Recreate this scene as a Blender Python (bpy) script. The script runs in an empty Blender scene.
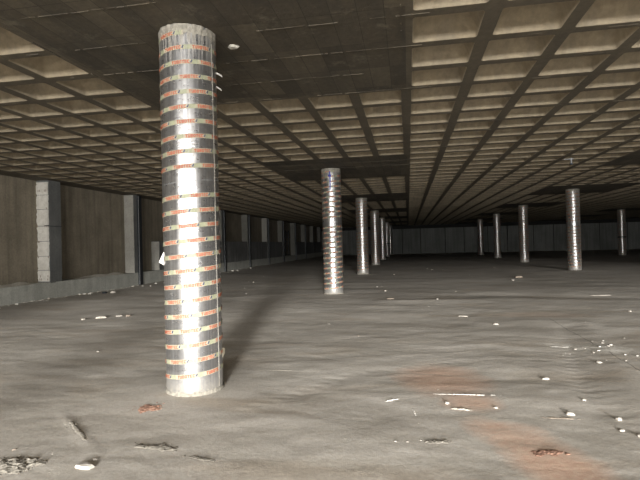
import bpy, math, random
import numpy as np
from mathutils import Matrix, Vector, noise

random.seed(7)
C = bpy.context.scene.collection
S = bpy.context.scene
PI = math.pi

# ------------------------------------------------------------------ camera
H = 3.8                      # clear height
YAW, PITCH, ROLL, FPX, EYE = 0.1777, 0.0099, -0.0253, 489.38, 1.502
cy, sy, cp, sp = math.cos(YAW), math.sin(YAW), math.cos(PITCH), math.sin(PITCH)
fw = Vector((-sy * cp, cy * cp, sp)); rt = Vector((cy, sy, 0)); up = rt.cross(fw)
# the picture's x axis points to the right of the row direction
rt2 = rt * math.cos(ROLL) + up * math.sin(ROLL)
up2 = -rt * math.sin(ROLL) + up * math.cos(ROLL)
cam = bpy.data.cameras.new('camera'); camo = bpy.data.objects.new('camera', cam); C.objects.link(camo)
M = Matrix((rt2, up2, -fw)).transposed().to_4x4(); M.translation = Vector((0, 0, EYE))
camo.matrix_world = M
cam.sensor_width = 36; cam.lens = FPX / 640 * 36; cam.clip_end = 300
S.camera = camo

# ------------------------------------------------------------------ light
w = bpy.data.worlds.new('sky'); S.world = w; w.use_nodes = True
w.node_tree.nodes['Background'].inputs[0].default_value = (.80, .90, 1.0, 1)
w.node_tree.nodes['Background'].inputs[1].default_value = 0.5

def area(name, loc, target, sx, sz, power, col):
    l = bpy.data.lights.new(name, 'AREA'); l.shape = 'RECTANGLE'; l.size = sx; l.size_y = sz
    l.energy = power; l.color = col
    o = bpy.data.objects.new(name, l); C.objects.link(o); o.location = loc
    o.rotation_euler = (Vector(target) - Vector(loc)).to_track_quat('-Z', 'Z').to_euler()
    return o
YR = -10.5                     # open side of the building, behind the camera
sun = bpy.data.lights.new('low_sun', 'SUN'); sun.energy = 7.0; sun.angle = math.radians(6.0); sun.color = (1, .965, .91)
suno = bpy.data.objects.new('low_sun', sun); C.objects.link(suno)
EL = math.radians(5.6)
suno.rotation_euler = Vector((-.187 * math.cos(EL), .98 * math.cos(EL), -math.sin(EL))).to_track_quat('-Z', 'Y').to_euler()
area('daylight_open_side', (1.0, YR + .1, 2.85), (1.0, 40, 2.85), 5.0, 1.7, 2000, (1, .965, .91))
area('daylight_open_side_left', (-3.8, YR + .1, 2.85), (-3.8, 40, 2.85), 3.6, 1.7, 1400, (1, .965, .91))
area('daylight_open_side_right', (11.0, YR + .1, 2.85), (11.0, 40, 2.85), 8.0, 1.7, 1100, (1, .965, .91))

S.view_settings.view_transform = 'Standard'; S.view_settings.look = 'None'
S.view_settings.exposure = 0.0; S.view_settings.gamma = 1.0
S.view_settings.use_curve_mapping = False
S.cycles.use_denoising = True
S.cycles.max_bounces = 8; S.cycles.diffuse_bounces = 5

# ------------------------------------------------------------------ materials
class NT:
    def __init__(s, name):
        s.m = bpy.data.materials.new(name); s.m.use_nodes = True
        s.t = s.m.node_tree; s.b = s.t.nodes['Principled BSDF']
        s.co = s.t.nodes.new('ShaderNodeTexCoord').outputs['Object']
    def n(s, kind, **kw):
        n = s.t.nodes.new('ShaderNode' + kind)
        for k, v in kw.items(): setattr(n, k, v)
        return n
    def l(s, a, b): s.t.links.new(a, b)
    def mapped(s, scale=(1, 1, 1), loc=(0, 0, 0), rot=(0, 0, 0), src=None):
        n = s.n('Mapping'); s.l(src or s.co, n.inputs[0])
        n.inputs['Scale'].default_value = scale; n.inputs['Location'].default_value = loc
        n.inputs['Rotation'].default_value = rot
        return n.outputs[0]
    def noise(s, scale, detail=4, rough=.55, vec=None, dist=0):
        n = s.n('TexNoise'); s.l(vec or s.co, n.inputs['Vector'])
        n.inputs['Scale'].default_value = scale; n.inputs['Detail'].default_value = detail
        n.inputs['Roughness'].default_value = rough; n.inputs['Distortion'].default_value = dist
        return n.outputs['Fac']
    def ramp(s, fac, *st):
        n = s.n('ValToRGB'); s.l(fac, n.inputs[0]); e = n.color_ramp.elements
        while len(e) < len(st): e.new(.5)
        for i, (p, c) in enumerate(st):
            e[i].position = p; e[i].color = (c, c, c, 1) if isinstance(c, (int, float)) else (*c, 1)
        return n.outputs[0]
    def math(s, op, a, b=None, c=None):
        n = s.n('Math', operation=op)
        for i, v in enumerate((a, b, c)):
            if v is None: continue
            if isinstance(v, (int, float)): n.inputs[i].default_value = v
            else: s.l(v, n.inputs[i])
        return n.outputs[0]
    def mix(s, fac, a, b, mode='MIX'):
        n = s.n('MixRGB', blend_type=mode)
        for i, v in enumerate((fac, a, b)):
            if isinstance(v, (int, float)): n.inputs[i].default_value = v if i == 0 else (v, v, v, 1)
            elif isinstance(v, tuple): n.inputs[i].default_value = (*v, 1)
            else: s.l(v, n.inputs[i])
        return n.outputs[0]
    def bump(s, h, strength=.4, dist=.02, nrm=None):
        n = s.n('Bump'); s.l(h, n.inputs['Height'])
        n.inputs['Strength'].default_value = strength; n.inputs['Distance'].default_value = dist
        if nrm: s.l(nrm, n.inputs['Normal'])
        return n.outputs[0]
    def done(s, col=None, rough=.8, nrm=None, metal=0, spec=.5):
        def put(k, v):
            if v is None: return
            if isinstance(v, (int, float)): s.b.inputs[k].default_value = v
            elif isinstance(v, tuple): s.b.inputs[k].default_value = (*v, 1)
            else: s.l(v, s.b.inputs[k])
        put('Base Color', col); put('Roughness', rough); put('Metallic', metal)
        put('Specular IOR Level', spec); put('Normal', nrm)
        return s.m

def plain(name, col, rough=.7, metal=0, var=.18, sc=20, bump=.3):
    t = NT(name); f = t.noise(sc, 4)
    c = t.mix(t.ramp(f, (.3, 0), (.7, 1)), tuple(x * (1 - var) for x in col), tuple(min(1, x * (1 + var)) for x in col))
    return t.done(c, rough, t.bump(f, bump, .006), metal)

def concrete(name, c1, c2, streak=.5, sc=1.2, rough=.85):
    t = NT(name)
    big = t.noise(sc, 6, .6)
    v = t.noise(1.0, 5, .6, t.mapped((5, 5, .25)))            # vertical run marks
    col = t.mix(t.ramp(big, (.3, 0), (.7, 1)), c1, c2)
    col = t.mix(t.math('MULTIPLY', t.ramp(v, (.42, 0), (.68, 1)), streak), col, tuple(x * .55 for x in c1))
    fine = t.noise(22, 5, .65)
    col = t.mix(.35, col, t.ramp(fine, (.3, .25), (.75, .8)), 'OVERLAY')
    return t.done(col, rough, t.bump(fine, .35, .012))

def ceiling_mat(name, boards, k=1.0):
    t = NT(name)
    big = t.noise(.5, 6, .6); fine = t.noise(14, 6, .65)
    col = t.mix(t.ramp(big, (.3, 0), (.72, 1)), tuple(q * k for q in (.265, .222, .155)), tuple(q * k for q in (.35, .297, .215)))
    st = t.noise(1, 5, .6, t.mapped((6, .6, 1)))
    col = t.mix(t.math('MULTIPLY', t.ramp(st, (.4, 0), (.7, 1)), .45), col, tuple(q * k for q in (.16, .145, .12)))
    if boards:      # formwork boards about 40 cm wide, each a slightly different grey
        br = t.n('TexBrick'); t.l(t.mapped((1, 1, 1), (.06, -.62, 0), (0, 0, PI / 2)), br.inputs['Vector'])
        br.inputs['Scale'].default_value = 1; br.inputs['Brick Width'].default_value = .793
        br.inputs['Row Height'].default_value = .264; br.inputs['Mortar Size'].default_value = .004
        br.offset = 0.0
        br.inputs['Color1'].default_value = (.22, .22, .22, 1); br.inputs['Color2'].default_value = (.68, .68, .66, 1)
        br.inputs['Mortar'].default_value = (.02, .02, .02, 1)
        col = t.mix(.6, col, br.outputs['Color'], 'OVERLAY')
        damp = t.noise(1.3, 5, .7, t.mapped((1, .35, 1)), .6)
        col = t.mix(t.math('MULTIPLY', t.ramp(damp, (.5, 0), (.62, 1)), .6), col, (.045, .041, .034))
        lime = t.noise(3.2, 6, .75)
        col = t.mix(t.math('MULTIPLY', t.ramp(lime, (.56, 0), (.70, 1)), .5), col, (.20, .18, .135))
    col = t.mix(.4, col, t.ramp(fine, (.3, .3), (.75, .75)), 'OVERLAY')
    return t.done(col, .85, t.bump(fine, .4, .02))

def floor_mat():
    t = NT('dusty_concrete_floor')
    sx_ = t.n('SeparateXYZ'); t.l(t.co, sx_.inputs[0]); X, Y = sx_.outputs[0], sx_.outputs[1]
    big = t.noise(.35, 6, .62, None, .8); mid = t.noise(1.6, 6, .65, t.mapped((.6, 1.3, 1), rot=(0, 0, .35)), .5)
    fine = t.noise(28, 5, .7); grit = t.noise(110, 3, .7)
    col = t.mix(t.ramp(big, (.33, 0), (.68, 1)), (.53, .50, .455), (.66, .63, .58))
    col = t.mix(t.math('MULTIPLY', t.ramp(mid, (.42, 0), (.66, 1)), .5), col, (.46, .43, .375))
    # brown muddy strips
    mud = t.noise(.9, 5, .6, t.mapped((.35, 1, 1), (3, 1, 0), (0, 0, .5)), 1.2)
    col = t.mix(t.math('MULTIPLY', t.ramp(mud, (.53, 0), (.66, 1)), .5), col, (.46, .39, .31))
    # brick dust stains
    def blob(cx, cyy, rx, ry, rot, hard=.55):
        ca, sa = math.cos(rot), math.sin(rot)
        dx = t.math('SUBTRACT', X, cx); dy = t.math('SUBTRACT', Y, cyy)
        a = t.math('DIVIDE', t.math('ADD', t.math('MULTIPLY', dx, ca), t.math('MULTIPLY', dy, sa)), rx)
        b = t.math('DIVIDE', t.math('SUBTRACT', t.math('MULTIPLY', dy, ca), t.math('MULTIPLY', dx, sa)), ry)
        d = t.math('ADD', t.math('MULTIPLY', a, a), t.math('MULTIPLY', b, b))
        d = t.math('ADD', d, t.math('MULTIPLY', t.math('SUBTRACT', mid, .5), 1.6))
        r = t.n('MapRange'); t.l(d, r.inputs[0]); r.inputs[1].default_value = 1.1; r.inputs[2].default_value = .1
        return t.math('MULTIPLY', r.outputs[0], hard)
    red = (.80, .50, .35)
    for a in ((.33, 5.55, .55, .75, .2, .55), (.55, 4.75, .30, .28, 0, .5), (.92, 3.6, .33, .75, .25, .6), (.6, 4.1, .2, .35, .3, .35), (2.6, 10.4, .9, .5, 0, .12)):
        col = t.mix(blob(*a), col, red)
    # long thin crack towards the right
    x0, y0, x1, y1 = 2.60, 9.9, 2.50, 5.6
    L = math.hypot(x1 - x0, y1 - y0); ux, uy = (x1 - x0) / L, (y1 - y0) / L
    dx = t.math('SUBTRACT', X, x0); dy = t.math('SUBTRACT', Y, y0)
    al = t.math('ADD', t.math('MULTIPLY', dx, ux), t.math('MULTIPLY', dy, uy))
    ac = t.math('ABSOLUTE', t.math('ADD', t.math('SUBTRACT', t.math('MULTIPLY', dy, ux), t.math('MULTIPLY', dx, uy)), t.math('MULTIPLY', t.math('SUBTRACT', mid, .5), .12)))
    near = t.math('LESS_THAN', ac, .006); ins = t.math('MULTIPLY', t.math('GREATER_THAN', al, 0), t.math('LESS_THAN', al, L))
    col = t.mix(t.math('MULTIPLY', near, t.math('MULTIPLY', ins, .7)), col, (.10, .09, .08))
    # lime bloom right of centre
    col = t.mix(t.math('MULTIPLY', blob(2.45, 7.25, .75, .32, -.35, .9), t.ramp(t.noise(9, 5, .8), (.44, 0), (.54, 1))), col, (.84, .82, .76))
    # chalky specks and scuffs everywhere
    sp = t.noise(6.5, 6, .85, t.mapped((.6, 1.2, 1)))
    col = t.mix(t.math('MULTIPLY', t.ramp(sp, (.66, 0), (.71, 1)), .55), col, (.58, .55, .49))
    col = t.mix(.45, col, t.ramp(fine, (.28, .3), (.75, .72)), 'OVERLAY')
    pits = t.noise(9, 6, .8, None, .4)
    col = t.mix(t.math('MULTIPLY', t.ramp(pits, (.60, 0), (.70, 1)), .38), col, (.30, .265, .22))
    smear = t.noise(1.1, 6, .7, t.mapped((.5, 1.6, 1), (7, 2, 0), (0, 0, -.3)), 1.5)
    col = t.mix(t.math('MULTIPLY', t.ramp(smear, (.54, 0), (.64, 1)), .30), col, (.33, .315, .275))
    h = t.math('ADD', t.math('MULTIPLY', fine, .7), t.math('MULTIPLY', grit, .35))
    nr = t.bump(h, .4, .010)
    nr = t.bump(t.noise(5, 5, .6), .15, .02, nr)
    return t.done(col, t.ramp(big, (.3, .62), (.7, .85)), nr, 0, .35)

def foil_mat():
    t = NT('aluminium_foil_on_formwork_tube')
    sep = t.n('SeparateXYZ'); t.l(t.co, sep.inputs[0])
    ang = t.math('ARCTAN2', sep.outputs[1], sep.outputs[0]); Z = sep.outputs[2]
    cmb = t.n('CombineXYZ'); t.l(ang, cmb.inputs[0]); t.l(Z, cmb.inputs[2])
    P = cmb.outputs[0]
    ver = t.noise(1, 3, .6, t.mapped((9, 1, .12), src=P))          # long vertical bands
    ver2 = t.noise(1, 2, .5, t.mapped((34, 1, .3), src=P))
    crinkle = t.noise(1, 5, .7, t.mapped((5, 1, 26), src=P))
    sheet = t.noise(1, 2, .5, t.mapped((1.5, 1, 6.5), src=P))      # lap to lap differences
    col = t.mix(t.ramp(ver, (.35, 0), (.65, 1)), (.30, .30, .305), (.45, .45, .455))
    col = t.mix(t.math('MULTIPLY', t.ramp(ver2, (.62, 0), (.68, 1)), .5), col, (.22, .22, .23))
    col = t.mix(t.math('MULTIPLY', t.ramp(crinkle, (.60, 0), (.70, 1)), .35), col, (.26, .26, .26))
    drip = t.noise(1, 4, .7, t.mapped((7, 1, 1.1), src=P))
    hi = t.n('MapRange'); t.l(Z, hi.inputs[0]); hi.inputs[1].default_value = 3.25; hi.inputs[2].default_value = 3.75
    lo = t.n('MapRange'); t.l(Z, lo.inputs[0]); lo.inputs[1].default_value = .26; lo.inputs[2].default_value = .02
    dirt = t.math('MULTIPLY', t.ramp(t.math('ADD', drip, t.math('MULTIPLY', hi.outputs[0], .16)), (.58, 0), (.66, 1)), t.math('ADD', t.math('MULTIPLY', hi.outputs[0], .9), .05))
    spk = t.noise(60, 3, .7)
    low = t.math('MULTIPLY', lo.outputs[0], t.ramp(spk, (.38, .55), (.55, 1)))
    d = t.math('MAXIMUM', dirt, low)
    col = t.mix(d, col, t.mix(t.ramp(spk, (.4, 0), (.6, 1)), (.19, .175, .15), (.31, .29, .25)))
    rough = t.math('ADD', t.math('MULTIPLY', crinkle, .26), t.math('MULTIPLY', sheet, .14))
    rough = t.math('ADD', rough, t.math('MULTIPLY', d, .4))
    rough = t.math('ADD', rough, .10)
    h = t.math('ADD', t.math('MULTIPLY', crinkle, .5), t.math('MULTIPLY', ver2, .5))
    metal = t.math('SUBTRACT', .85, t.math('MULTIPLY', d, .8))
    return t.done(col, rough, t.bump(h, .35, .006), metal)

MAT = {}
def m(k): return MAT[k]
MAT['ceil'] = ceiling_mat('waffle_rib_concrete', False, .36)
MAT['pan'] = ceiling_mat('lit_coffer_concrete', False, 1.12)  # same mix as the ribs, paler: the coffers' brighter lighting is partly coloured in
MAT['solid'] = ceiling_mat('board_marked_soffit_concrete', True, .30)
MAT['floor'] = floor_mat()
MAT['wall'] = concrete('brown_shuttered_concrete', (.21, .183, .138), (.32, .28, .215), .55)
MAT['plinth'] = concrete('blue_grey_plinth_concrete', (.42, .43, .395), (.56, .565, .52), .3, 2.0)
MAT['pil'] = concrete('grey_pilaster_concrete', (.13, .135, .135), (.19, .195, .19), .4, 2.0)
MAT['pil_lit'] = concrete('lit_concrete_side', (.34, .33, .30), (.42, .41, .37), .25, 2.4)  # pilaster concrete made paler for faces turned to the daylight
MAT['pil_dim_lit'] = concrete('dim_lit_concrete_side', (.19, .185, .165), (.25, .245, .22), .35, 2.4)  # weaker copy for faces that catch less daylight, put into the colour
MAT['half'] = concrete('grey_infill_concrete', (.15, .155, .155), (.24, .24, .235), .55, 1.3)
MAT['back'] = concrete('far_wall_concrete', (.20, .21, .20), (.32, .33, .315), .5, .5)
MAT['joint'] = plain('dark_joint', (.03, .03, .03), .9)
MAT['plaster'] = concrete('chalky_white_plaster', (.60, .58, .53), (.78, .76, .71), .3, 6)
MAT['steel'] = plain('dark_painted_steel', (.035, .04, .047), .5, .3)
MAT['steel_edge'] = plain('worn_pale_steel_edge', (.30, .31, .32), .5, .4)
MAT['foil'] = foil_mat()
MAT['tape'] = plain('cream_tape', (.37, .335, .25), .55, 0, .12, 30, .1)
MAT['tape_green'] = plain('pale_green_tape_print', (.29, .30, .205), .55, 0, .15, 60, .1)
MAT['red'] = plain('orange_red_print', (.38, .085, .045), .55, 0, .2, 50, .05)
MAT['navy'] = plain('dark_blue_print', (.03, .04, .10), .5, 0, .1, 50, .05)
MAT['strip'] = plain('pale_tear_strip', (.62, .60, .55), .5, .3, .2, 12, .2)
MAT['blue'] = plain('blue_spray_paint', (.03, .05, .34), .6, 0, .2, 20, .1)
MAT['strap'] = plain('black_strap', (.02, .02, .02), .6)
MAT['flap'] = plain('torn_white_film', (.78, .77, .73), .5, 0, .08, 20, .3)
MAT['chip'] = plain('pale_concrete_rubble', (.52, .49, .44), .9, 0, .25, 25, .6)
MAT['rub'] = plain('white_rubble', (.78, .76, .70), .9, 0, .15, 25, .4)
MAT['chipd'] = plain('brown_concrete_rubble', (.30, .25, .20), .9, 0, .3, 25, .6)
MAT['chipr'] = plain('brick_red_rubble', (.34, .20, .145), .9, 0, .3, 25, .6)
MAT['collar'] = plain('grey_slurry', (.26, .245, .21), .9, 0, .3, 30, .9)
MAT['mortar'] = plain('dried_mortar', (.50, .47, .41), .9, 0, .25, 25, .9)
MAT['mortar_w'] = plain('white_lime_deposit', (.74, .72, .67), .9, 0, .15, 25, .9)
MAT['mortar_f'] = plain('floor_coloured_mortar', (.25, .232, .20), .9, 0, .25, 18, .9)
MAT['white_plastic'] = plain('off_white_cap', (.55, .53, .47), .5, 0, .2, 20, .2)

# ------------------------------------------------------------------ mesh helpers
class MB:
    def __init__(s): s.v = []; s.f = []; s.mi = []
    def quad(s, *p, mi=0):
        k = len(s.v); s.v += [tuple(q) for q in p]; s.f.append(tuple(range(k, k + len(p)))); s.mi.append(mi)
    def box(s, a, b, mi=0):
        (x0, y0, z0), (x1, y1, z1) = a, b; k = len(s.v)
        s.v += [(x0, y0, z0), (x1, y0, z0), (x1, y1, z0), (x0, y1, z0), (x0, y0, z1), (x1, y0, z1), (x1, y1, z1), (x0, y1, z1)]
        for f in ((0, 3, 2, 1), (4, 5, 6, 7), (0, 1, 5, 4), (1, 2, 6, 5), (2, 3, 7, 6), (3, 0, 4, 7)):
            s.f.append(tuple(k + i for i in f)); s.mi.append(mi)
    def build(s, name, mats, parent=None, smooth=False, bevel=0):
        me = bpy.data.meshes.new(name); me.from_pydata(s.v, [], s.f)
        if not isinstance(mats, (list, tuple)): mats = [mats]
        for x in mats: me.materials.append(x)
        if len(mats) > 1: me.polygons.foreach_set('material_index', s.mi)
        if smooth: me.polygons.foreach_set('use_smooth', [True] * len(me.polygons))
        me.update()
        o = bpy.data.objects.new(name, me); C.objects.link(o)
        if parent: o.parent = parent
        if bevel:
            bm_ = o.modifiers.new('bevel', 'BEVEL'); bm_.width = bevel; bm_.segments = 2
        return o

def tag(o, label=None, cat=None, group=None, kind=None):
    for k, v in (('label', label), ('category', cat), ('group', group), ('kind', kind)):
        if v: o[k] = v
    return o
def struct(o, label=None):
    return tag(o, label, None, None, 'structure')
def empty(name, loc, rz=0):
    o = bpy.data.objects.new(name, None); C.objects.link(o); o.location = loc; o.rotation_euler = (0, 0, rz)
    o.empty_display_size = .3
    return o

# ------------------------------------------------------------------ floor
def tread(x, y, path, half=.16):
    """height of a tyre print along a polyline"""
    best = None
    s0 = 0
    for (ax, ay), (bx, by) in zip(path, path[1:]):
        L = math.hypot(bx - ax, by - ay); ux, uy = (bx - ax) / L, (by - ay) / L
        a = (x - ax) * ux + (y - ay) * uy
        d = (y - ay) * ux - (x - ax) * uy
        if -.02 <= a <= L + .02 and abs(d) < half:
            best = (s0 + a, d)
        s0 += L
    if best is None: return 0
    a, d = best
    e = 1 - (abs(d) / half) ** 4
    lug = math.sin((a + abs(d) * .6) * 2 * PI / .17)
    return e * (-.003 + .0022 * max(-.4, lug))
TRACKS = [[(-9.5, 6.0), (-6.6, 7.0), (-4.6, 8.9), (-3.3, 11.0)], [(-3.1, 7.45), (-1.2, 7.55), (.6, 8.6)], [(-2.3, 6.1), (-.1, 6.85), (1.2, 7.2)],
          [(-1.55, 4.2), (-.7, 5.6), (.6, 6.3), (2.4, 6.5)], [(2.2, 8.0), (1.7, 5.6), (1.75, 3.5)], [(-8, 8.2), (-5.3, 9.4), (-4, 12)]]
def ridge(x, y):
    h = 0
    # ploughed low ridges left by the wheels on the right
    for (ax, ay, bx, by, wd, hh) in ((3.1, 9.5, 2.05, 4.9, .16, .009), (2.6, 9.0, 1.55, 4.6, .13, -.007), (.9, 8.9, 1.1, 6.0, .3, .016),
                                     (-3.04, 3.93, -2.52, 3.47, .03, .008), (-.6, 12.6, 1.8, 12.9, .4, .03), (2, 14.4, 9, 12.2, .5, -.03)):
        L = math.hypot(bx - ax, by - ay); ux, uy = (bx - ax) / L, (by - ay) / L
        a = (x - ax) * ux + (y - ay) * uy
        if a < -.4 or a > L + .4: continue
        d = (y - ay) * ux - (x - ax) * uy
        f = max(0, 1 - max(0, -a) / .4) * max(0, 1 - max(0, a - L) / .4)
        h += hh * f * math.exp(-(d / wd) ** 2)
    return h
XA, XB, YB = -11.9, 36.0, 66.6
def floor_h(x, y):
    n = noise.noise
    h = .030 * n((x * .22, y * .33, 1.3)) + .016 * n((x * .8 + 4, y * 1.1, 5.1)) + .05 * n((x * .07, y * .11, 9)) * min(1, max(0, (y - 8) / 10))
    near = y < 17 and -9 < x < 9
    if near:
        h += .005 * n((x * 3.2, y * 4.2, 2.2)) + .0022 * n((x * 11, y * 13, 7.7))
        if y > 2.5:
            for p in TRACKS: h += tread(x, y, p)
    h += ridge(x, y)
    # level around the columns
    for cx_, cy_ in ((-2.265, 4.907),):
        d = math.hypot(x - cx_, y - cy_); h *= min(1, max(0, (d - .25) / .9))
    return h
def spaced(a, b, step):
    out = [a]
    while out[-1] < b:
        out.append(out[-1] + step(out[-1]))
    out[-1] = b
    return out
xs = spaced(XA, XB, lambda x: .045 if -4 < x < 3.2 else (.09 if -8 < x < 7 else .35))
ys = spaced(YR, YB, lambda y: .6 if y < 1.5 else (.035 if y < 8 else (.07 if y < 15 else (.2 if y < 30 else .45))))
nx, ny = len(xs), len(ys)
verts = [(x, y, floor_h(x, y)) for y in ys for x in xs]
me = bpy.data.meshes.new('floor')
idx = np.arange(nx * ny).reshape(ny, nx)
fa = np.stack([idx[:-1, :-1], idx[:-1, 1:], idx[1:, 1:], idx[1:, :-1]], -1).reshape(-1, 4)
me.from_pydata(verts, [], fa.tolist()); me.materials.append(m('floor'))
me.polygons.foreach_set('use_smooth', [True] * len(me.polygons)); me.update()
floor = bpy.data.objects.new('floor', me); C.objects.link(floor); struct(floor)

# ------------------------------------------------------------------ ceiling: waffle slab with solid heads round the columns
D = 9.8721
COLU, COLV = -2.2653, 4.9066
PM = .7943
def seq(start, stop, n): return [start + (stop - start) * i / n for i in range(n + 1)]
U0 = .035; US = -3.936
ug = []          # (u_lo, u_hi, solid strip?)
e = seq(US - 9 * PM, US, 9); ug += [(a, b, 0) for a, b in zip(e, e[1:])]
e = seq(US, U0, 5); ug += [(a, b, 1) for a, b in zip(e, e[1:])]
x0 = U0
for j in (1, 2, 3):
    s0 = US + j * D + .2 if j < 3 else US + j * D
    s1 = U0 + j * D
    e = seq(x0, s0, 7); ug += [(a, b, 0) for a, b in zip(e, e[1:])]
    e = seq(s0, s1, 5); ug += [(a, b, 1) for a, b in zip(e, e[1:])]
    x0 = s1
    if x0 > 28: break
vg = []
V0 = 7.385
e = seq(V0 - 5 * PM, V0, 5); vg += [(a, b, 1) for a, b in zip(e, e[1:])]
near_e = seq(V0 - 16 * PM, V0 - 5 * PM, 11); vg = [(a, b, 0) for a, b in zip(near_e, near_e[1:])] + vg
y0 = V0
for j in range(1, 7):
    s0 = 12.94 + D * (j - 1); s1 = s0 + 4.06
    e = seq(y0, s0, 7); vg += [(a, b, 0) for a, b in zip(e, e[1:])]
    if s1 > YB: break
    e = seq(s0, s1, 5); vg += [(a, b, 1) for a, b in zip(e, e[1:])]
    y0 = s1
vg = [g for g in vg if g[1] < YB]
cb = MB()
RN = 16
def rrect(cx_, cy_, hx, hy, r):
    out = []
    for q, (sx_, sy_) in enumerate(((1, 1), (-1, 1), (-1, -1), (1, -1))):
        for k in range(4):
            a = q * PI / 2 + k * PI / 6
            out.append((cx_ + sx_ * (hx - r) + r * math.cos(a), cy_ + sy_ * (hy - r) + r * math.sin(a)))
    return out
PROF = [(0, .0, .035), (.010, .035, .05), (.030, .09, .08), (.060, .15, .11), (.10, .21, .13), (.145, .25, .14), (.195, .27, .11)]
for (va, vb, vs) in vg:
    for (ua, ub, us) in ug:
        cxx, cyy = (ua + ub) / 2, (va + vb) / 2
        if us and vs:
            k = len(cb.v); cb.v += [(ua, va, H), (ua, vb, H), (ub, vb, H), (ub, va, H)]; cb.f.append((k, k + 1, k + 2, k + 3)); cb.mi.append(1)
            continue
        k0 = len(cb.v)
        cb.v += [(ub, vb, H), (ua, vb, H), (ua, va, H), (ub, va, H)]
        hx, hy = (ub - ua) / 2 - .078, (vb - va) / 2 - .074
        prof = PROF if va < 32 else [PROF[0], PROF[2], PROF[4], PROF[6]]
        jx, jy, jr = random.uniform(-.008, .008), random.uniform(-.006, .006), random.uniform(.9, 1.15)
        rings = []
        for (ins, dz, r) in prof:
            rings.append(len(cb.v))
            cb.v += [(x, y, H + dz * jr) for x, y in rrect(cxx + jx, cyy + jy, hx - ins, hy - ins, r)]
        r0 = rings[0]
        for q in range(4):
            for t_ in range(3):
                cb.f.append((k0 + q, r0 + q * 4 + t_ + 1, r0 + q * 4 + t_)); cb.mi.append(0)
            q2 = (q + 1) % 4
            cb.f.append((k0 + q, k0 + q2, r0 + q2 * 4, r0 + q * 4 + 3)); cb.mi.append(0)
        for a, b in zip(rings, rings[1:]):
            for t_ in range(RN):
                t2 = (t_ + 1) % RN
                cb.f.append((a + t_, a + t2, b + t2, b + t_)); cb.mi.append(2)
        cb.f.append(tuple(rings[-1] + t_ for t_ in range(RN))); cb.mi.append(2)
# flat edge strips and the part behind the camera
UL, UR_ = ug[0][0], ug[-1][1]; VL, VR_ = vg[0][0], vg[-1][1]
for a, b in (((XA - .3, YR, H), (UL, YB, H)), ((UR_, YR, H), (XB, YB, H)), ((UL, YR, H), (UR_, VL, H)), ((UL, VR_, H), (UR_, YB, H))):
    cb.quad((a[0], a[1], H), (a[0], b[1], H), (b[0], b[1], H), (b[0], a[1], H), mi=0)
ceil = cb.build('ceiling', [m('ceil'), m('solid'), m('pan')])
for p in ceil.data.polygons: p.use_smooth = abs(p.normal.z) < .985
struct(ceil)
# slab above
sl = MB(); sl.box((XA - .3, YR - .3, H + .36), (XB + .3, YB + .3, H + .7)); sl.build('slab_top', m('ceil'), ceil)
# fins of grout that leaked between the forms
fin = MB()
rnd = random.Random(3)
for (va, vb, vs) in vg:
    if vb > 15: break
    u = -10.8
    while u < 9:
        L = rnd.uniform(.03, .35)
        solid = vs and US < u < U0
        if rnd.random() < (.85 if solid else .25):
            hgt = rnd.uniform(.002, .009)
            yv = vb + rnd.uniform(-.004, .004)
            if not (abs(u - COLU) < .5 + L and abs(yv - COLV) < .4):
                fin.box((u, yv - rnd.uniform(.002, .008), H - hgt), (u + L, yv + .006, H + .001))
        u += L + (rnd.uniform(0, .05) if solid else rnd.uniform(.05, .6))
for k, (ua, ub, us) in enumerate(ug):      # fins along the solid head's side edges
    if abs(ub - U0) < .01 or abs(ua - US) < .01:
        uu = ub if abs(ub - U0) < .01 else ua
        v = 3.4
        while v < V0:
            L = rnd.uniform(.1, .5)
            if rnd.random() < .7: fin.box((uu - .05, v, H - .008), (uu - .038, v + L, H + .001))
            v += L + .05
fin.build('grout_fin', m('solid'), ceil)

# ------------------------------------------------------------------ left wall
UW, UP = -11.75, -11.30          # recessed wall plane, front of plinth and pilasters
PH, HH = .52, 1.86
mb = MB(); mb.box((UW - .3, YR - .3, -.15), (UW, YB, H + .3))
wl = mb.build('wall_left', m('wall')); struct(wl)
def rough_top(name, v0, v1, z0, z1, mat, step=.25, amp=.012, u1=UP):
    b = MB(); n = max(2, int((v1 - v0) / step)); vs_ = [v0 + (v1 - v0) * i / n for i in range(n + 1)]
    k = len(b.v)
    for v in vs_:
        dz = rnd.uniform(-amp, amp); b.v += [(UW, v, z0), (u1, v, z0), (u1 + rnd.uniform(-.006, .006), v, z1 + dz), (UW, v, z1 + dz)]
    for i in range(n):
        a = k + i * 4; c = a + 4
        b.f += [(a + 1, c + 1, c + 2, a + 2), (a + 2, c + 2, c + 3, a + 3)]; b.mi += [0, 0]
    b.f += [(k, k + 1, k + 2, k + 3), (k + n * 4 + 3, k + n * 4 + 2, k + n * 4 + 1, k + n * 4)]; b.mi += [0, 0]
    return b.build(name, mat, wl)
PV = [14.46 + 4.93 * n for n in range(-4, 11)]
rough_top('plinth', YR, YB, -.15, PH, m('plinth'))
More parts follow.
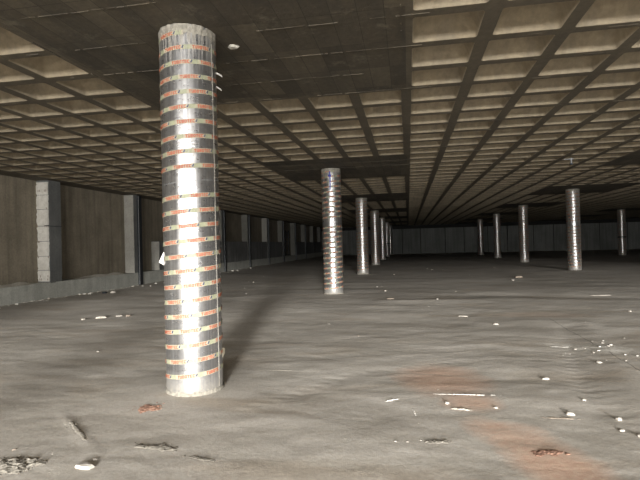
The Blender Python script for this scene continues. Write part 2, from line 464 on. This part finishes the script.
for i, v in enumerate(PV):
    n = i - 4
    b = MB(); b.box((UW, v - .55, PH - .03), (UP - .004, v, H + .02))
    po = b.build('pilaster', m('pil'), wl, bevel=.01)
    if n == 0:
        po['label'] = 'pilaster with chalky white broken plaster on its near face'
        # white plaster coat with ragged left edge and horizontal cracks between lifts
        zs = [PH + .02, .9, 1.35, 1.83, 2.32, 2.86, 3.32, H - .06]
        for za, zb in zip(zs, zs[1:]):
            pb = MB(); n_ = 7
            L = [(UW - .0 + rnd.uniform(-.005, .045), za + (zb - za) * t_ / n_) for t_ in range(n_ + 1)]
            R_ = [(UP - .012 + rnd.uniform(-.02, .006), za + (zb - za) * t_ / n_) for t_ in range(n_ + 1)]
            L[0] = (L[0][0], za + .012 + rnd.uniform(0, .012)); R_[0] = (R_[0][0], za + .012 + rnd.uniform(-.005, .012))
            yf, yb = v - .575, v - .55
            for q in range(n_):
                (a, b1), (c, d1) = L[q], R_[q]; (a2, b2), (c2, d2) = L[q + 1], R_[q + 1]
                pb.quad((a, yf, b1), (c, yf, d1), (c2, yf, d2), (a2, yf, b2))
                pb.quad((a, yb, b1), (a, yf, b1), (a2, yf, b2), (a2, yb, b2)); pb.quad((c, yf, d1), (c, yb, d1), (c2, yb, d2), (c2, yf, d2))
            pb.quad((L[0][0], yb, L[0][1]), (R_[0][0], yb, R_[0][1]), (R_[0][0], yf, R_[0][1]), (L[0][0], yf, L[0][1]))
            pb.quad((L[-1][0], yf, L[-1][1]), (R_[-1][0], yf, R_[-1][1]), (R_[-1][0], yb, R_[-1][1]), (L[-1][0], yb, L[-1][1]))
            pb.build('plaster_coat', m('plaster'), po)
        # rust stained nicks
        nb = MB()
        for zq, xs_ in ((3.47, (.07, .13, .3, .35)), (2.9, (.36,)), (2.33, (.03, .3, .36, .41)), (1.83, (.05, .08)), (1.34, (.04, .4)), (.62, (.08, .14, .36)), (.72, (.1, .37))):
            for xx in xs_:
                nb.box((UW + xx, v - .58, zq - .04), (UW + xx + .022, v - .57, zq + .03))
        nb.build('nick', m('chipd'), po)
        hb = MB(); hb.box((UW + .3, v - .59, 2.325), (UP + .012, v - .57, 2.35)); hb.box((UP - .002, v - .58, 2.315), (UP + .012, v, 2.335))
        hb.build('crack_rod', m('steel'), po)
    else:
        b = MB(); b.box((UW + .01, v - .558, PH), (UP - .012, v - .549, H - .01))
        b.build('lit_side_face', m('pil_lit') if n in (1, 5) else m('pil_dim_lit'), po)  # thin paler sheet: light on the near face painted in
        if 1 <= n <= 8:      # steel channel on the room side, down to the floor
            b = MB(); b.box((UP - .006, v - .30, -.1), (UP + .055, v - .02, H - .01)); ch = b.build('steel_channel', m('steel'), po)
            b = MB(); b.box((UP + .055, v - .30, -.1), (UP + .075, v - .27, H - .01)); b.build('channel_edge', m('steel_edge'), ch)
# ridge of mortar on the plinth of the second bay and first bay
def slump(name, x0, x1, y0, y1, h, mat, parent=None, seed=0, nx_=14, ny_=10, z0=0., cut=.0, thick=.0):
    """low irregular mound"""
    b = MB(); rr = seed * 3.7
    for j in range(ny_ + 1):
        for i in range(nx_ + 1):
            a, c = i / nx_, j / ny_
            x = x0 + (x1 - x0) * a; y = y0 + (y1 - y0) * c
            e_ = max(0, 1 - (2 * a - 1) ** 2) * max(0, 1 - (2 * c - 1) ** 2)
            k = e_ ** .6 * (.6 + 1.1 * noise.noise((a * 4 + rr, c * 4, rr)))
            b.v.append((x + .25 * (x1 - x0) / nx_ * noise.noise((x * 30, y * 30, 3)), y, z0 + h * k - h * .12))
    for j in range(ny_):
        for i in range(nx_):
            k = j * (nx_ + 1) + i; b.f.append((k, k + 1, k + nx_ + 2, k + nx_ + 1)); b.mi.append(0)
    return b.build(name, mat, parent)
slump('mortar_ledge', UW + .01, UP - .03, 15.4, 18.4, .10, m('mortar'), wl, 1, 10, 26, PH)
slump('mortar_ledge', UW + .01, UP - .03, 11.3, 13.7, .08, m('mortar'), wl, 2, 10, 26, PH)
# half height infill walls
for a, b_, in ((21.0, PV[6] - .55),) + tuple((PV[i], PV[i + 1] - .55) for i in range(6, 14) if i != 10):
    rough_top('infill_wall', a + .004, b_ - .004, PH - .03, HH, m('half'), .3, .01, UP - .03)
b = MB(); b.box((UW + .02, 20.98, PH), (UP - .05, 21.0, HH - .02)); b.build('lit_infill_end', m('pil_lit'), wl)  # sheet in the paler concrete paints the light falling on this end
# dark recess with rungs in the bay that has no infill
b = MB(); v = PV[10]
for k in range(6): b.box((UW + .1, v + .6, .62 + k * .42), (UW + .16, v + 3.2, .68 + k * .42))
for q in (.6, 1.9, 3.2): b.box((UW + .06, v + q, PH), (UW + .14, v + q + .08, 3.0))
b.build('steel_rack', m('steel'), wl)

# ------------------------------------------------------------------ far wall, right wall, rear wall
b = MB(); b.box((XA - .3, YB, -.15), (XB + .3, YB + .3, H + .3)); wb = b.build('wall_far', m('joint')); struct(wb)
u = -11.7; k = 0
while u < 35:
    wd = (2.32, 3.1, 2.32, 2.9)[k % 4]
    b = MB(); dep = .05 if k % 3 else .09
    b.box((u, YB - dep, -.1), (min(u + wd, 35.9), YB, 3.35)); b.build('wall_panel', m('back'), wb, bevel=.01)
    u += wd + .09; k += 1
b = MB(); b.box((XB, YR - .3, -.15), (XB + .3, YB + .3, H + .3)); struct(b.build('wall_right', m('back')))
b = MB()
op = [(-5.3, 20.0)]
x = XA - .3
for a, c in op:
    b.box((x, YR - .3, -.15), (a, YR, H + .3)); x = c
    b.box((a, YR - .3, 3.05), (c, YR, H + .3))
b.box((x, YR - .3, -.15), (XB + .3, YR, H + .3))
struct(b.build('wall_rear', m('wall')))

# ------------------------------------------------------------------ columns
R0 = .294
PITCH_T = .1523
TH_F = math.atan2(-COLV, -COLU)       # side facing the photographer
ZF = 3.56                            # a tape turn crosses the front here
GLYPH = {  # strokes as boxes in a 5 x 7 cell
    'T': [(0, 5.2, 5, 7), (1.6, 0, 3.4, 5.2)],
    'U': [(0, 0, 1.7, 7), (3.3, 0, 5, 7), (1.7, 0, 3.3, 1.7)],
    'B': [(0, 0, 1.7, 7), (1.7, 0, 4.5, 1.5), (1.7, 2.8, 4.5, 4.2), (1.7, 5.5, 4.5, 7), (3.3, 1.5, 5, 2.8), (3.3, 4.2, 5, 5.5)],
    'O': [(0, .4, 1.7, 6.6), (3.3, .4, 5, 6.6), (1, 0, 4, 1.7), (1, 5.3, 4, 7)],
    'E': [(0, 0, 1.7, 7), (1.7, 0, 5, 1.6), (1.7, 2.8, 4.4, 4.2), (1.7, 5.4, 5, 7)],
    'C': [(0, .4, 1.7, 6.6), (1.2, 0, 5, 1.7), (1.2, 5.3, 5, 7)],
}
def helix(s, off, r):
    """s = arc length from the front crossing at ZF; off = height within the tape"""
    th = TH_F + s / .3
    z = ZF + PITCH_T * s / (2 * PI * .3)
    return (r * math.cos(th), r * math.sin(th), z + off)
TW = .046
S0, S1 = -(ZF - .10) / PITCH_T * 2 * PI * .3, .16 / PITCH_T * 2 * PI * .3
PER = .30
def skip(s):        # the turn whose tape is missing
    t_ = s / (2 * PI * .3); return -9.45 < t_ < -8.6
def make_column(torn):
    root = empty('formwork_column', (0, 0, 0))
    b = MB(); N = 64; zs = [-.12, .0, .03, .12, .5, 1.2, 1.9, 2.6, 3.3, 3.6, 3.75, H - .004]
    rr = random.Random(5)
    for z in zs:
        for k in range(N):
            a = 2 * PI * k / N; r = R0 + .0012 * math.sin(7 * a + 2) + (rr.uniform(-.002, .003) if z < .13 else 0)
            b.v.append((r * math.cos(a), r * math.sin(a), z))
    for j in range(len(zs) - 1):
        for k in range(N):
            k2 = (k + 1) % N; b.f.append((j * N + k, j * N + k2, (j + 1) * N + k2, (j + 1) * N + k)); b.mi.append(0)
    tube = b.build('tube', m('foil'), root, True)
    # spiral lap joint of the tube, a fine raised line under the tape
    def ribbon(s0, s1, lo, hi, r, mi=0, step=.045, into=None, jit=0):
        n = max(1, int((s1 - s0) / step)); q = into
        for i in range(n):
            a, c = s0 + (s1 - s0) * i / n, s0 + (s1 - s0) * (i + 1) / n
            q.quad(helix(a, lo, r), helix(c, lo, r), helix(c, hi, r), helix(a, hi, r), mi=mi)
    b = MB(); s = -9.7 * 2 * PI * .3; ribbon(s, s + 1.3 * 2 * PI * .3, -.003, .003, R0 + .003, 0, .06, b); b.build('lap_joint', m('steel_edge'), root)
    # tape: one long spiral, cream with green fields
    tp = MB(); pr = MB(); s = S0
    n0 = math.floor(S0 / PER)
    k = n0
    while k * PER < S1:
        a = k * PER + .04
        for (sa, sb, mi) in ((a, a + .215, 0), (a + .215, a + .285, 1), (a + .285, a + .30, 0)):
            if sa < S0 or sb > S1 or skip(sa): continue
            ribbon(sa, sb, -TW / 2, TW / 2, R0 + .0045, mi, .04, tp)
        if not (a < S0 or a + .215 > S1 or skip(a)):
            x = a + .006; lw = .0225; lh = .033
            for ch in 'TUBOTEC':
                for (gx0, gy0, gx1, gy1) in GLYPH[ch]:
                    sa, sb = x + gx0 / 5 * lw, x + gx1 / 5 * lw; lo, hi = -lh / 2 + gy0 / 7 * lh, -lh / 2 + gy1 / 7 * lh
                    pr.quad(helix(sa, lo, R0 + .0062), helix(sb, lo, R0 + .0062), helix(sb, hi, R0 + .0062), helix(sa, hi, R0 + .0062), mi=0)
                x += lw + .0042
            # small dark emblem: a slanted mark with a dot
            pr.quad(helix(x + .001, -.012, R0 + .0062), helix(x + .016, -.012, R0 + .0062), helix(x + .022, .006, R0 + .0062), helix(x + .007, .006, R0 + .0062), mi=1)
            pr.quad(helix(x + .012, .004, R0 + .0063), helix(x + .024, .004, R0 + .0063), helix(x + .024, .017, R0 + .0063), helix(x + .012, .017, R0 + .0063), mi=1)
        k += 1
    to = tp.build('spiral_tape', [m('tape'), m('tape_green')], root)
    pr.build('tape_lettering', [m('red'), m('navy')], to)
    # tear strip running up the right side
    b = MB(); aa = TH_F + 0.93
    zs2 = [.05 + i * .15 for i in range(25)]
    for za, zb in zip(zs2, zs2[1:]):
        wa = .011; 
        pts = []
        for z, o_ in ((za, -1), (za, 1), (zb, 1), (zb, -1)):
            a_ = aa + o_ * wa / R0 / 1.3 + .006 * math.sin(z * 3)
            pts.append(((R0 + .009) * math.cos(a_), (R0 + .009) * math.sin(a_), z))
        b.quad(*pts)
    b.build('tear_strip', m('strip'), root)
    # fine vertical cords in the tube
    for da in (-.78, -.05, .28, .5):
        b = MB()
        for za, zb in zip(zs2, zs2[1:]):
            pts = []
            for z, o_ in ((za, -1), (za, 1), (zb, 1), (zb, -1)):
                a_ = TH_F + da + o_ * .0045 + .004 * math.sin(z * 2 + da * 9)
                pts.append(((R0 + .0035) * math.cos(a_), (R0 + .0035) * math.sin(a_), z))
            b.quad(*pts)
        b.build('cord_line', m('steel_edge'), root)
    # slurry collar under the slab and at the foot
    for nm, z0, z1, e0, e1 in (('slurry_collar', 3.70, H - .003, .002, .003), ('foot_collar', -.1, .035, .03, .006)):
        b = MB(); rr = random.Random(9)
        n = 48; top = []
        for k in range(n):
            a = 2 * PI * k / n; j1, j2 = rr.uniform(-.03, .03), rr.uniform(-.006, .008)
            if nm == 'slurry_collar':
                b.v += [((R0 + e0) * math.cos(a), (R0 + e0) * math.sin(a), z0 + j1), ((R0 + e1 + j2) * math.cos(a), (R0 + e1 + j2) * math.sin(a), z1)]
            else:
                b.v += [((R0 + e0 + j2) * math.cos(a), (R0 + e0 + j2) * math.sin(a), z0), ((R0 + e1) * math.cos(a), (R0 + e1) * math.sin(a), z1 + j1 * .5)]
        for k in range(n):
            a, c = 2 * k, 2 * ((k + 1) % n); b.f.append((a, c, c + 1, a + 1)); b.mi.append(0)
        b.build(nm, m('collar'), root)
    return root
proto = make_column(True)
def copy_tree(o, parent=None):
    c = o.copy(); C.objects.link(c); c.parent = parent
    for ch in list(o.children): copy_tree(ch, c)
    return c
COLS = [
    (0, 0, 'large nearest column wrapped in silver foil with printed orange tape'),
    (0, 1, 'silver taped column with a blue paint mark near its top'),
    (0, 2, 'third silver taped column of the left row, just right of the blue-marked one'),
    (0, 3, 'slim fourth silver column of the left row, before the narrow distant ones'),
    (0, 4, 'distant fifth silver column of the left row, between the fourth and a black-strapped one'),
    (0, 5, 'very distant silver column of the left row with a black strap at mid height'),
    (0, 6, 'farthest and thinnest silver column at the end of the left row'),
    (1, 2, 'widest and brightest silver column of the right-hand row'),
    (1, 3, 'second silver column of the right row, left of the widest one'),
    (1, 4, 'third silver column of the right row, dull with dark sides'),
    (1, 5, 'farthest thin silver column of the right row, its leftmost'),
    (2, 4, 'dim thin silver column at the far right with a black strap'),
]
cols = {}
for i, (a, b_, lab) in enumerate(COLS):
    o = proto if i == 0 else copy_tree(proto)
    x, y = COLU + a * D, COLV + b_ * D
    if (a, b_) == (1, 2): x += .04
    if i == 0: x -= .018; y += .03
    o.location = (x, y, 0)
    if i: o.rotation_euler.z = math.atan2(-y, -x) - TH_F + (.5, -.7, .2, 1.2, -.3, .8, .1, .9, -.5, .4, 1.6)[i - 1]
    tag(o, lab, 'column', 'foil wrapped formwork columns', 'thing'); cols[(a, b_)] = o
# column behind the photographer, which shades the floor on the left
bh = copy_tree(proto); bh.location = (COLU, COLV - D, 0)
tag(bh, 'silver taped column standing behind the photographer', 'column', 'foil wrapped formwork columns', 'thing')
def patch(name, root, th, half, z0, z1, mat, r=R0 + .012, n=6, world=True):
    """curved patch on a column, th measured in the world"""
    b = MB(); t0 = th - root.rotation_euler.z
    for k in range(n):
        a, c = t0 - half + 2 * half * k / n, t0 - half + 2 * half * (k + 1) / n
        b.quad((r * math.cos(a), r * math.sin(a), z0), (r * math.cos(c), r * math.sin(c), z0), (r * math.cos(c), r * math.sin(c), z1), (r * math.cos(a), r * math.sin(a), z1))
    return b.build(name, mat, root)
c2 = cols[(0, 1)]; th = math.atan2(-c2.location.y, -c2.location.x)
patch('blue_paint_mark', c2, th - .10, .055, 3.15, 3.70, m('blue'))
patch('blue_paint_mark', c2, th - .13, .15, 3.54, 3.60, m('blue'))
for key, z in (((0, 5), 1.40), ((2, 4), 1.47)):
    b = MB(); n = 32; r = R0 + .015
    for k in range(n):
        a, c = 2 * PI * k / n, 2 * PI * (k + 1) / n
        b.quad((r * math.cos(a), r * math.sin(a), z), (r * math.cos(c), r * math.sin(c), z), (r * math.cos(c), r * math.sin(c), z + .10), (r * math.cos(a), r * math.sin(a), z + .10))
    b.build('black_strap', m('strap'), cols[key])
# loose film flaps on the nearest column
def flap(name, root, th, z, L, wdt, droop, mat):
    b = MB(); n = 5; P = []
    for i in range(n + 1):
        a = th + .04 * i; r = R0 + .006 + L * (i / n) ** 1.3
        zz = z - droop * (i / n) ** 2
        P.append(((r * math.cos(a), r * math.sin(a), zz - wdt * (1 - .5 * i / n)), (r * math.cos(a), r * math.sin(a), zz)))
    for p, q in zip(P, P[1:]): b.quad(p[0], q[0], q[1], p[1])
    o = b.build(name, mat, root)
    s_ = o.modifiers.new('thickness', 'SOLIDIFY'); s_.thickness = .003
    return o
c1 = cols[(0, 0)]
flap('tape_end', c1, TH_F + 1.38, 3.40, .06, .022, .02, m('flap'))
flap('tape_end', c1, TH_F + 1.40, 3.25, .05, .02, .02, m('flap'))
flap('tape_end', c1, TH_F + 1.38, .42, .02, .10, .02, m('tape'))
b = MB(); th = TH_F - 1.42; cx_, sy_ = math.cos(th), math.sin(th)
tx, ty = math.cos(th - .6), math.sin(th - .6)
p = [(R0 * cx_, R0 * sy_, 1.47), (R0 * cx_, R0 * sy_, 1.33), (R0 * cx_ + .055 * tx, R0 * sy_ + .055 * ty, 1.36), (R0 * cx_ + .05 * tx, R0 * sy_ + .05 * ty, 1.375)]
b.quad(p[0], p[1], p[2], p[3]); o = b.build('torn_flap', m('flap'), c1)
s_ = o.modifiers.new('thickness', 'SOLIDIFY'); s_.thickness = .004

# ------------------------------------------------------------------ things on the ceiling
b = MB(); n = 18
for k in range(n):
    a = 2 * PI * k / n; r = .052 + .008 * math.sin(3 * a); b.v.append((r * 1.25 * math.cos(a), r * math.sin(a), 0)); b.v.append((.8 * r * math.cos(a), .65 * r * math.sin(a), -.022))
for k in range(n):
    a, c = 2 * k, 2 * ((k + 1) % n); b.f.append((a, c, c + 1, a + 1)); b.mi.append(0)
b.f.append(tuple(2 * k + 1 for k in range(n))); b.mi.append(0)
o = b.build('conduit_cover', m('white_plastic')); o.location = (-1.91, 5.33, H)  # round conduit cover cap, gives no light
tag(o, 'small pale round fitting on the ceiling right of the nearest column top', 'fitting')
rt_ = empty('ceiling_bracket', (4.63, 14.95, H)); tag(rt_, 'small metal bracket hanging from the waffle ceiling above the right row', 'bracket')
b = MB(); b.box((-.015, -.015, -.16), (.015, .015, 0)); b.build('rod', m('steel_edge'), rt_)
b = MB(); b.box((-.2, -.02, -.05), (.06, .02, -.03)); b.build('crossbar', m('steel_edge'), rt_)
b = MB(); b.box((-.03, -.03, -.20), (.03, .03, -.15)); b.build('clamp', m('steel'), rt_)

# ------------------------------------------------------------------ rubble and marks on the floor
def chunk(name, x, y, sx_, sy_, sz_, mat, seed, label, group=None, cat='rubble', rz=None):
    r = random.Random(seed)
    vs_, fs = [], []
    rings = [(.0, .82), (.42, 1.0), (.8, .72)]; n = 7
    offs = [r.uniform(.72, 1.15) for _ in range(n)]
    for h_, q in rings:
        for k in range(n):
            a = 2 * PI * k / n; d = q * offs[k] * r.uniform(.9, 1.08)
            vs_.append((sx_ * d * math.cos(a), sy_ * d * math.sin(a), sz_ * h_ * r.uniform(.85, 1.15)))
    vs_.append((0, 0, sz_ * r.uniform(.85, 1.05)))
    for j in range(2):
        for k in range(n):
            k2 = (k + 1) % n; fs.append((j * n + k, j * n + k2, (j + 1) * n + k2, (j + 1) * n + k))
    for k in range(n): fs.append((2 * n + k, 2 * n + (k + 1) % n, 3 * n))
    fs.append(tuple(range(n - 1, -1, -1)))
    me = bpy.data.meshes.new(name); me.from_pydata(vs_, [], fs); me.materials.append(mat); me.update()
    o = bpy.data.objects.new(name, me); C.objects.link(o)
    o.location = (x, y, floor_h(x, y) - .004); o.rotation_euler.z = r.uniform(0, 6.28) if rz is None else rz
    return tag(o, label, cat, group)
def mound(name, x, y, lx, ly, h, rz, mat, seed, label, cat, kind=None):
    """dried splash lying on the floor, follows the floor height; its own irregular edge"""
    ca, sa = math.cos(rz), math.sin(rz)
    cell = max(.005, min(.014, ly / 3.5)); X_, Y_ = lx * 1.5, ly * 1.6 + .01
    ni, nj = int(2 * X_ / cell) + 1, int(2 * Y_ / cell) + 1
    vals, vs_, fs = [], [], []
    for j in range(nj):
        for i in range(ni):
            px, py = -X_ + i * cell, -Y_ + j * cell
            fx, fy = px * ca - py * sa, px * sa + py * ca
            val = 1 - (px / lx) ** 2 - (py / ly) ** 2 + 1.3 * noise.noise((px * 16 + seed * 3, py * 16, seed)) + .8 * noise.noise((px * 48, py * 48 + seed, 2))
            if abs(i * 2 - ni) > ni - 4 or abs(j * 2 - nj) > nj - 4: val = -1
            vals.append(val)
            hh = h * min(1.1, max(0, val)) ** .7 * (.75 + .5 * noise.noise((px * 90, py * 90, seed))) if val > 0 else -.003
            vs_.append((fx, fy, floor_h(x + fx, y + fy) - floor_h(x, y) + hh))
    for j in range(nj - 1):
        for i in range(ni - 1):
            q = (j * ni + i, j * ni + i + 1, (j + 1) * ni + i + 1, (j + 1) * ni + i)
            if max(vals[k] for k in q) > 0: fs.append(q)
    used = sorted({k for q in fs for k in q}); rm = {k: i for i, k in enumerate(used)}
    vs_ = [vs_[k] for k in used]; fs = [tuple(rm[k] for k in q) for q in fs]
    me = bpy.data.meshes.new(name); me.from_pydata(vs_, [], fs); me.materials.append(mat); me.update()
    o = bpy.data.objects.new(name, me); C.objects.link(o); o.location = (x, y, floor_h(x, y))
    return tag(o, label, cat, None, kind)

big = [
    (-2.24, 3.06, .085, .045, .03, 'chip', 'flat pale concrete chip at the bottom left of the floor'),
    (-2.25, 3.18, .02, .018, .014, 'chip', 'tiny pale crumb just behind the flat chip at bottom left'),
    (1.33, 4.52, .042, .028, .028, 'chip', 'pale stone in front of a broken dark ridge at right'),
    (1.68, 4.45, .036, .026, .03, 'chip', 'upper of three pale stones in a slanting row near the right edge'),
    (1.61, 4.2, .028, .02, .02, 'chip', 'middle of three pale stones in a slanting row near the right edge'),
    (1.69, 4.09, .026, .02, .02, 'chip', 'lowest of three pale stones near the right edge'),
    (1.42, 5.62, .04, .022, .026, 'chip', 'pale stone lying alone right of the brick-red stain'),
    (1.57, 4.92, .022, .018, .018, 'chip', 'small pale pebble between the lone stone and the slanting row'),
    (2.22, 6.4, .05, .03, .026, 'chip', 'pale stone at the front of the white lime bloom'),
    (.32, 4.70, .026, .024, .026, 'chip', 'round pale pebble on the brick-red stain'),
    (.74, 4.62, .022, .018, .018, 'chip', 'small pale pebble right of the one on the red stain'),
    (-10.30, 15.7, .13, .09, .08, 'chip', 'pale lump in front of the plinth below the second wall panel'),
    (-10.48, 15.5, .09, .07, .07, 'steel', 'dark lump against the plinth below the second wall panel'),
    (-6.75, 9.85, .15, .09, .05, 'mortar', 'largest pale slab piece in the scatter left of the nearest column'),
    (-6.46, 10.06, .09, .055, .04, 'chip', 'pale piece touching the right of the largest slab piece'),
    (-7.02, 9.60, .07, .05, .035, 'mortar', 'pale piece left of the largest slab piece'),
    (-6.25, 10.1, .07, .05, .04, 'chipd', 'brown piece at the right end of the slab scatter'),
    (-4.55, 6.55, .03, .02, .02, 'chip', 'small pale pebble alone on the floor at far left'),
    (-3.7, 7.2, .03, .025, .025, 'chip', 'small pale pebble left of the nearest column foot'),
    (-.49, 13.05, .10, .05, .03, 'chipd', 'flat brown piece on the floor right of the blue-marked column'),
    (1.51, 9.2, .05, .03, .03, 'chip', 'pale stone in the middle distance right of centre'),
    (1.06, 10.2, .12, .03, .02, 'chip', 'long pale sliver on the floor in the middle distance'),
    (.7, 12.8, .04, .03, .03, 'chip', 'small pale pebble beyond the long sliver'),
    (4.4, 10.9, .04, .03, .03, 'chip', 'small pale pebble on open floor toward the right edge'),
    (4.9, 13.9, .26, .05, .02, 'chip', 'long flat pale strip on the floor before the right row'),
    (4.3, 20.5, .20, .12, .08, 'chipd', 'dark brown lump on the floor left of the widest right-row column'),
    (3.8, 19.2, .12, .07, .05, 'chip', 'pale lump in front of the dark brown lump'),
]
for i, (x, y, a, b_, c, mt, lab) in enumerate(big):
    chunk('concrete_chip', x, y, a, b_, c, m(mt), 100 + i, lab, rz=0 if a > 1.8 * b_ else None)

mound('lime_deposit', .50, 4.97, .28, .009, .007, 0.0, m('mortar_w'), 1, 'long thin white lime line across the front of the red stain', 'deposit')
mound('lime_deposit', -.19, 4.76, .09, .012, .010, .55, m('mortar_w'), 2, 'short slanting white lime streak left of the red stain', 'deposit')
mound('lime_deposit', .015, 4.46, .018, .085, .010, .15, m('mortar_w'), 3, 'short upright white lime streak below the slanting one', 'deposit')
mound('lime_deposit', .43, 4.56, .10, .016, .012, -.1, m('mortar'), 4, 'pale crusty streak under the round pebble on the red stain', 'deposit')
mound('mortar_crust', .19, 3.82, .10, .03, .01, .2, m('mortar_f'), 5, 'low crust of mortar near the bottom centre of the floor', 'crust')
mound('mortar_crust', -2.46, 4.28, .12, .10, .012, .2, m('chipr'), 6, 'reddish crumbly mortar crust left of the nearest column foot', 'crust')
mound('mortar_crust', -1.92, 3.44, .19, .055, .010, -.12, m('mortar_f'), 7, 'ridged mortar crust in front of the nearest column', 'crust')
mound('mortar_crust', -1.5, 3.30, .14, .025, .004, -.2, m('mortar_f'), 8, 'thin mortar ridge in front of the nearest column, right of the ridged crust', 'crust')
mound('mortar_crust', -2.78, 3.70, .27, .022, .006, -.73, m('mortar_f'), 9, 'long narrow scraped mortar ridge at lower left', 'crust')
mound('mortar_crust', -2.84, 3.02, .22, .13, .022, .1, m('mortar_f'), 10, 'crumbly mortar heap at the bottom left corner', 'crust')
mound('mortar_crust', 1.25, 4.42, .16, .012, .006, .0, m('chipd'), 11, 'broken dark ridge of mortar at right behind the pale stone', 'crust')
mound('mortar_crust', .95, 3.72, .12, .05, .008, .2, m('chipr'), 12, 'brick-red crust at the bottom right', 'crust')
mound('lime_deposit', -1.55, 5.75, .16, .03, .003, .2, m('mortar'), 13, 'faint white lime streak right of the nearest column foot', 'deposit')
mound('lime_deposit', 2.05, 7.35, .12, .04, .006, .1, m('mortar_w'), 14, 'white crusty patch in the lime bloom at right', 'deposit')
mound('lime_deposit', .15, 8.75, .4, .015, .004, -.08, m('mortar_f'), 15, 'long faint pale streak across the mid floor', 'deposit')

def scatter(n, fx, fy, smin, smax, mats, label, group, seed, ok=lambda x, y: True):
    r = random.Random(seed); k = 0; taken = []
    while k < n:
        x, y = fx(r), fy(r)
        if not ok(x, y) or any(math.hypot(x - c.location.x, y - c.location.y) < .42 for c in cols.values()): continue
        s = smin * (smax / smin) ** (r.random() ** 1.8)
        if any(math.hypot(x - a, y - b) < 1.25 * (s + c) for a, b, c in taken): continue
        taken.append((x, y, s))
        chunk('rubble_chip', x, y, s, s * r.uniform(.6, .95), s * r.uniform(.45, .8), m(r.choice(mats)), seed * 1000 + k, label, group); k += 1
scatter(62, lambda r: UP + .03 + abs(r.gauss(0, .16)), lambda r: r.uniform(11.3, 19), .025, .08, ['rub', 'rub', 'chip'], 'small pale rubble chip lying in the row along the foot of the left plinth', 'rubble along the left plinth', 1)
scatter(22, lambda r: UP + .1 + abs(r.gauss(0, .35)), lambda r: r.uniform(17.5, 34), .04, .12, ['rub', 'chip'], 'small pale rubble chip at the foot of the darker half height wall', 'rubble along the half height wall', 2)
scatter(26, lambda r: r.gauss(-2.85, .16), lambda r: r.gauss(3.05, .10), .008, .022, ['chip', 'mortar', 'chipd'], 'crumb on the mortar heap at the bottom left corner', 'crumbs on the corner heap', 3)
scatter(12, lambda r: r.gauss(-2.42, .08), lambda r: r.gauss(4.27, .07), .006, .014, ['chipr', 'mortar', 'chipd'], 'crumb on the reddish crust left of the nearest column foot', 'crumbs on the reddish crust', 4)
scatter(18, lambda r: r.uniform(-.7, .35), lambda r: r.gauss(3.78, .04), .006, .013, ['chip', 'chip', 'mortar'], 'tiny white grit grain in the line across the bottom centre floor', 'grit line at bottom centre', 5)
scatter(26, lambda r: r.gauss(.55, .5), lambda r: r.gauss(4.6, .5), .005, .012, ['chip', 'mortar', 'chipr'], 'tiny grit grain around the brick-red stain', 'grit around the red stain', 6)
scatter(12, lambda r: r.gauss(-1.95, .1), lambda r: r.gauss(3.47, .04), .006, .014, ['chipd', 'mortar', 'mortar_f'], 'crumb along the ridged crust in front of the nearest column', 'crumbs on the ridged crust', 11)
scatter(10, lambda r: r.gauss(-2.95, .06), lambda r: r.gauss(3.82, .06), .006, .014, ['chip', 'mortar', 'mortar_f'], 'crumb at the upper end of the scraped ridge at lower left', 'crumbs on the scraped ridge', 12)
scatter(34, lambda r: r.uniform(-6.5, 5.5), lambda r: r.uniform(6.5, 14), .010, .030, ['chip', 'mortar', 'chipd'], 'small loose chip on the open middle floor', 'loose chips on the middle floor', 7)
scatter(34, lambda r: r.uniform(-10, 8), lambda r: r.uniform(14, 30), .018, .055, ['chip', 'mortar'], 'small loose chip on the floor among the farther columns', 'loose chips on the far floor', 8)
scatter(30, lambda r: r.gauss(2.4, .3), lambda r: r.gauss(7.1, .3), .008, .028, ['rub', 'chip'], 'small white crumb in the lime bloom at right', 'crumbs in the lime bloom', 9)
scatter(14, lambda r: r.uniform(-3.3, 1.9), lambda r: r.uniform(3.0, 6.2), .004, .010, ['chip', 'chipd', 'chipd'], 'tiny crumb on the near floor', 'crumbs on the near floor', 10)
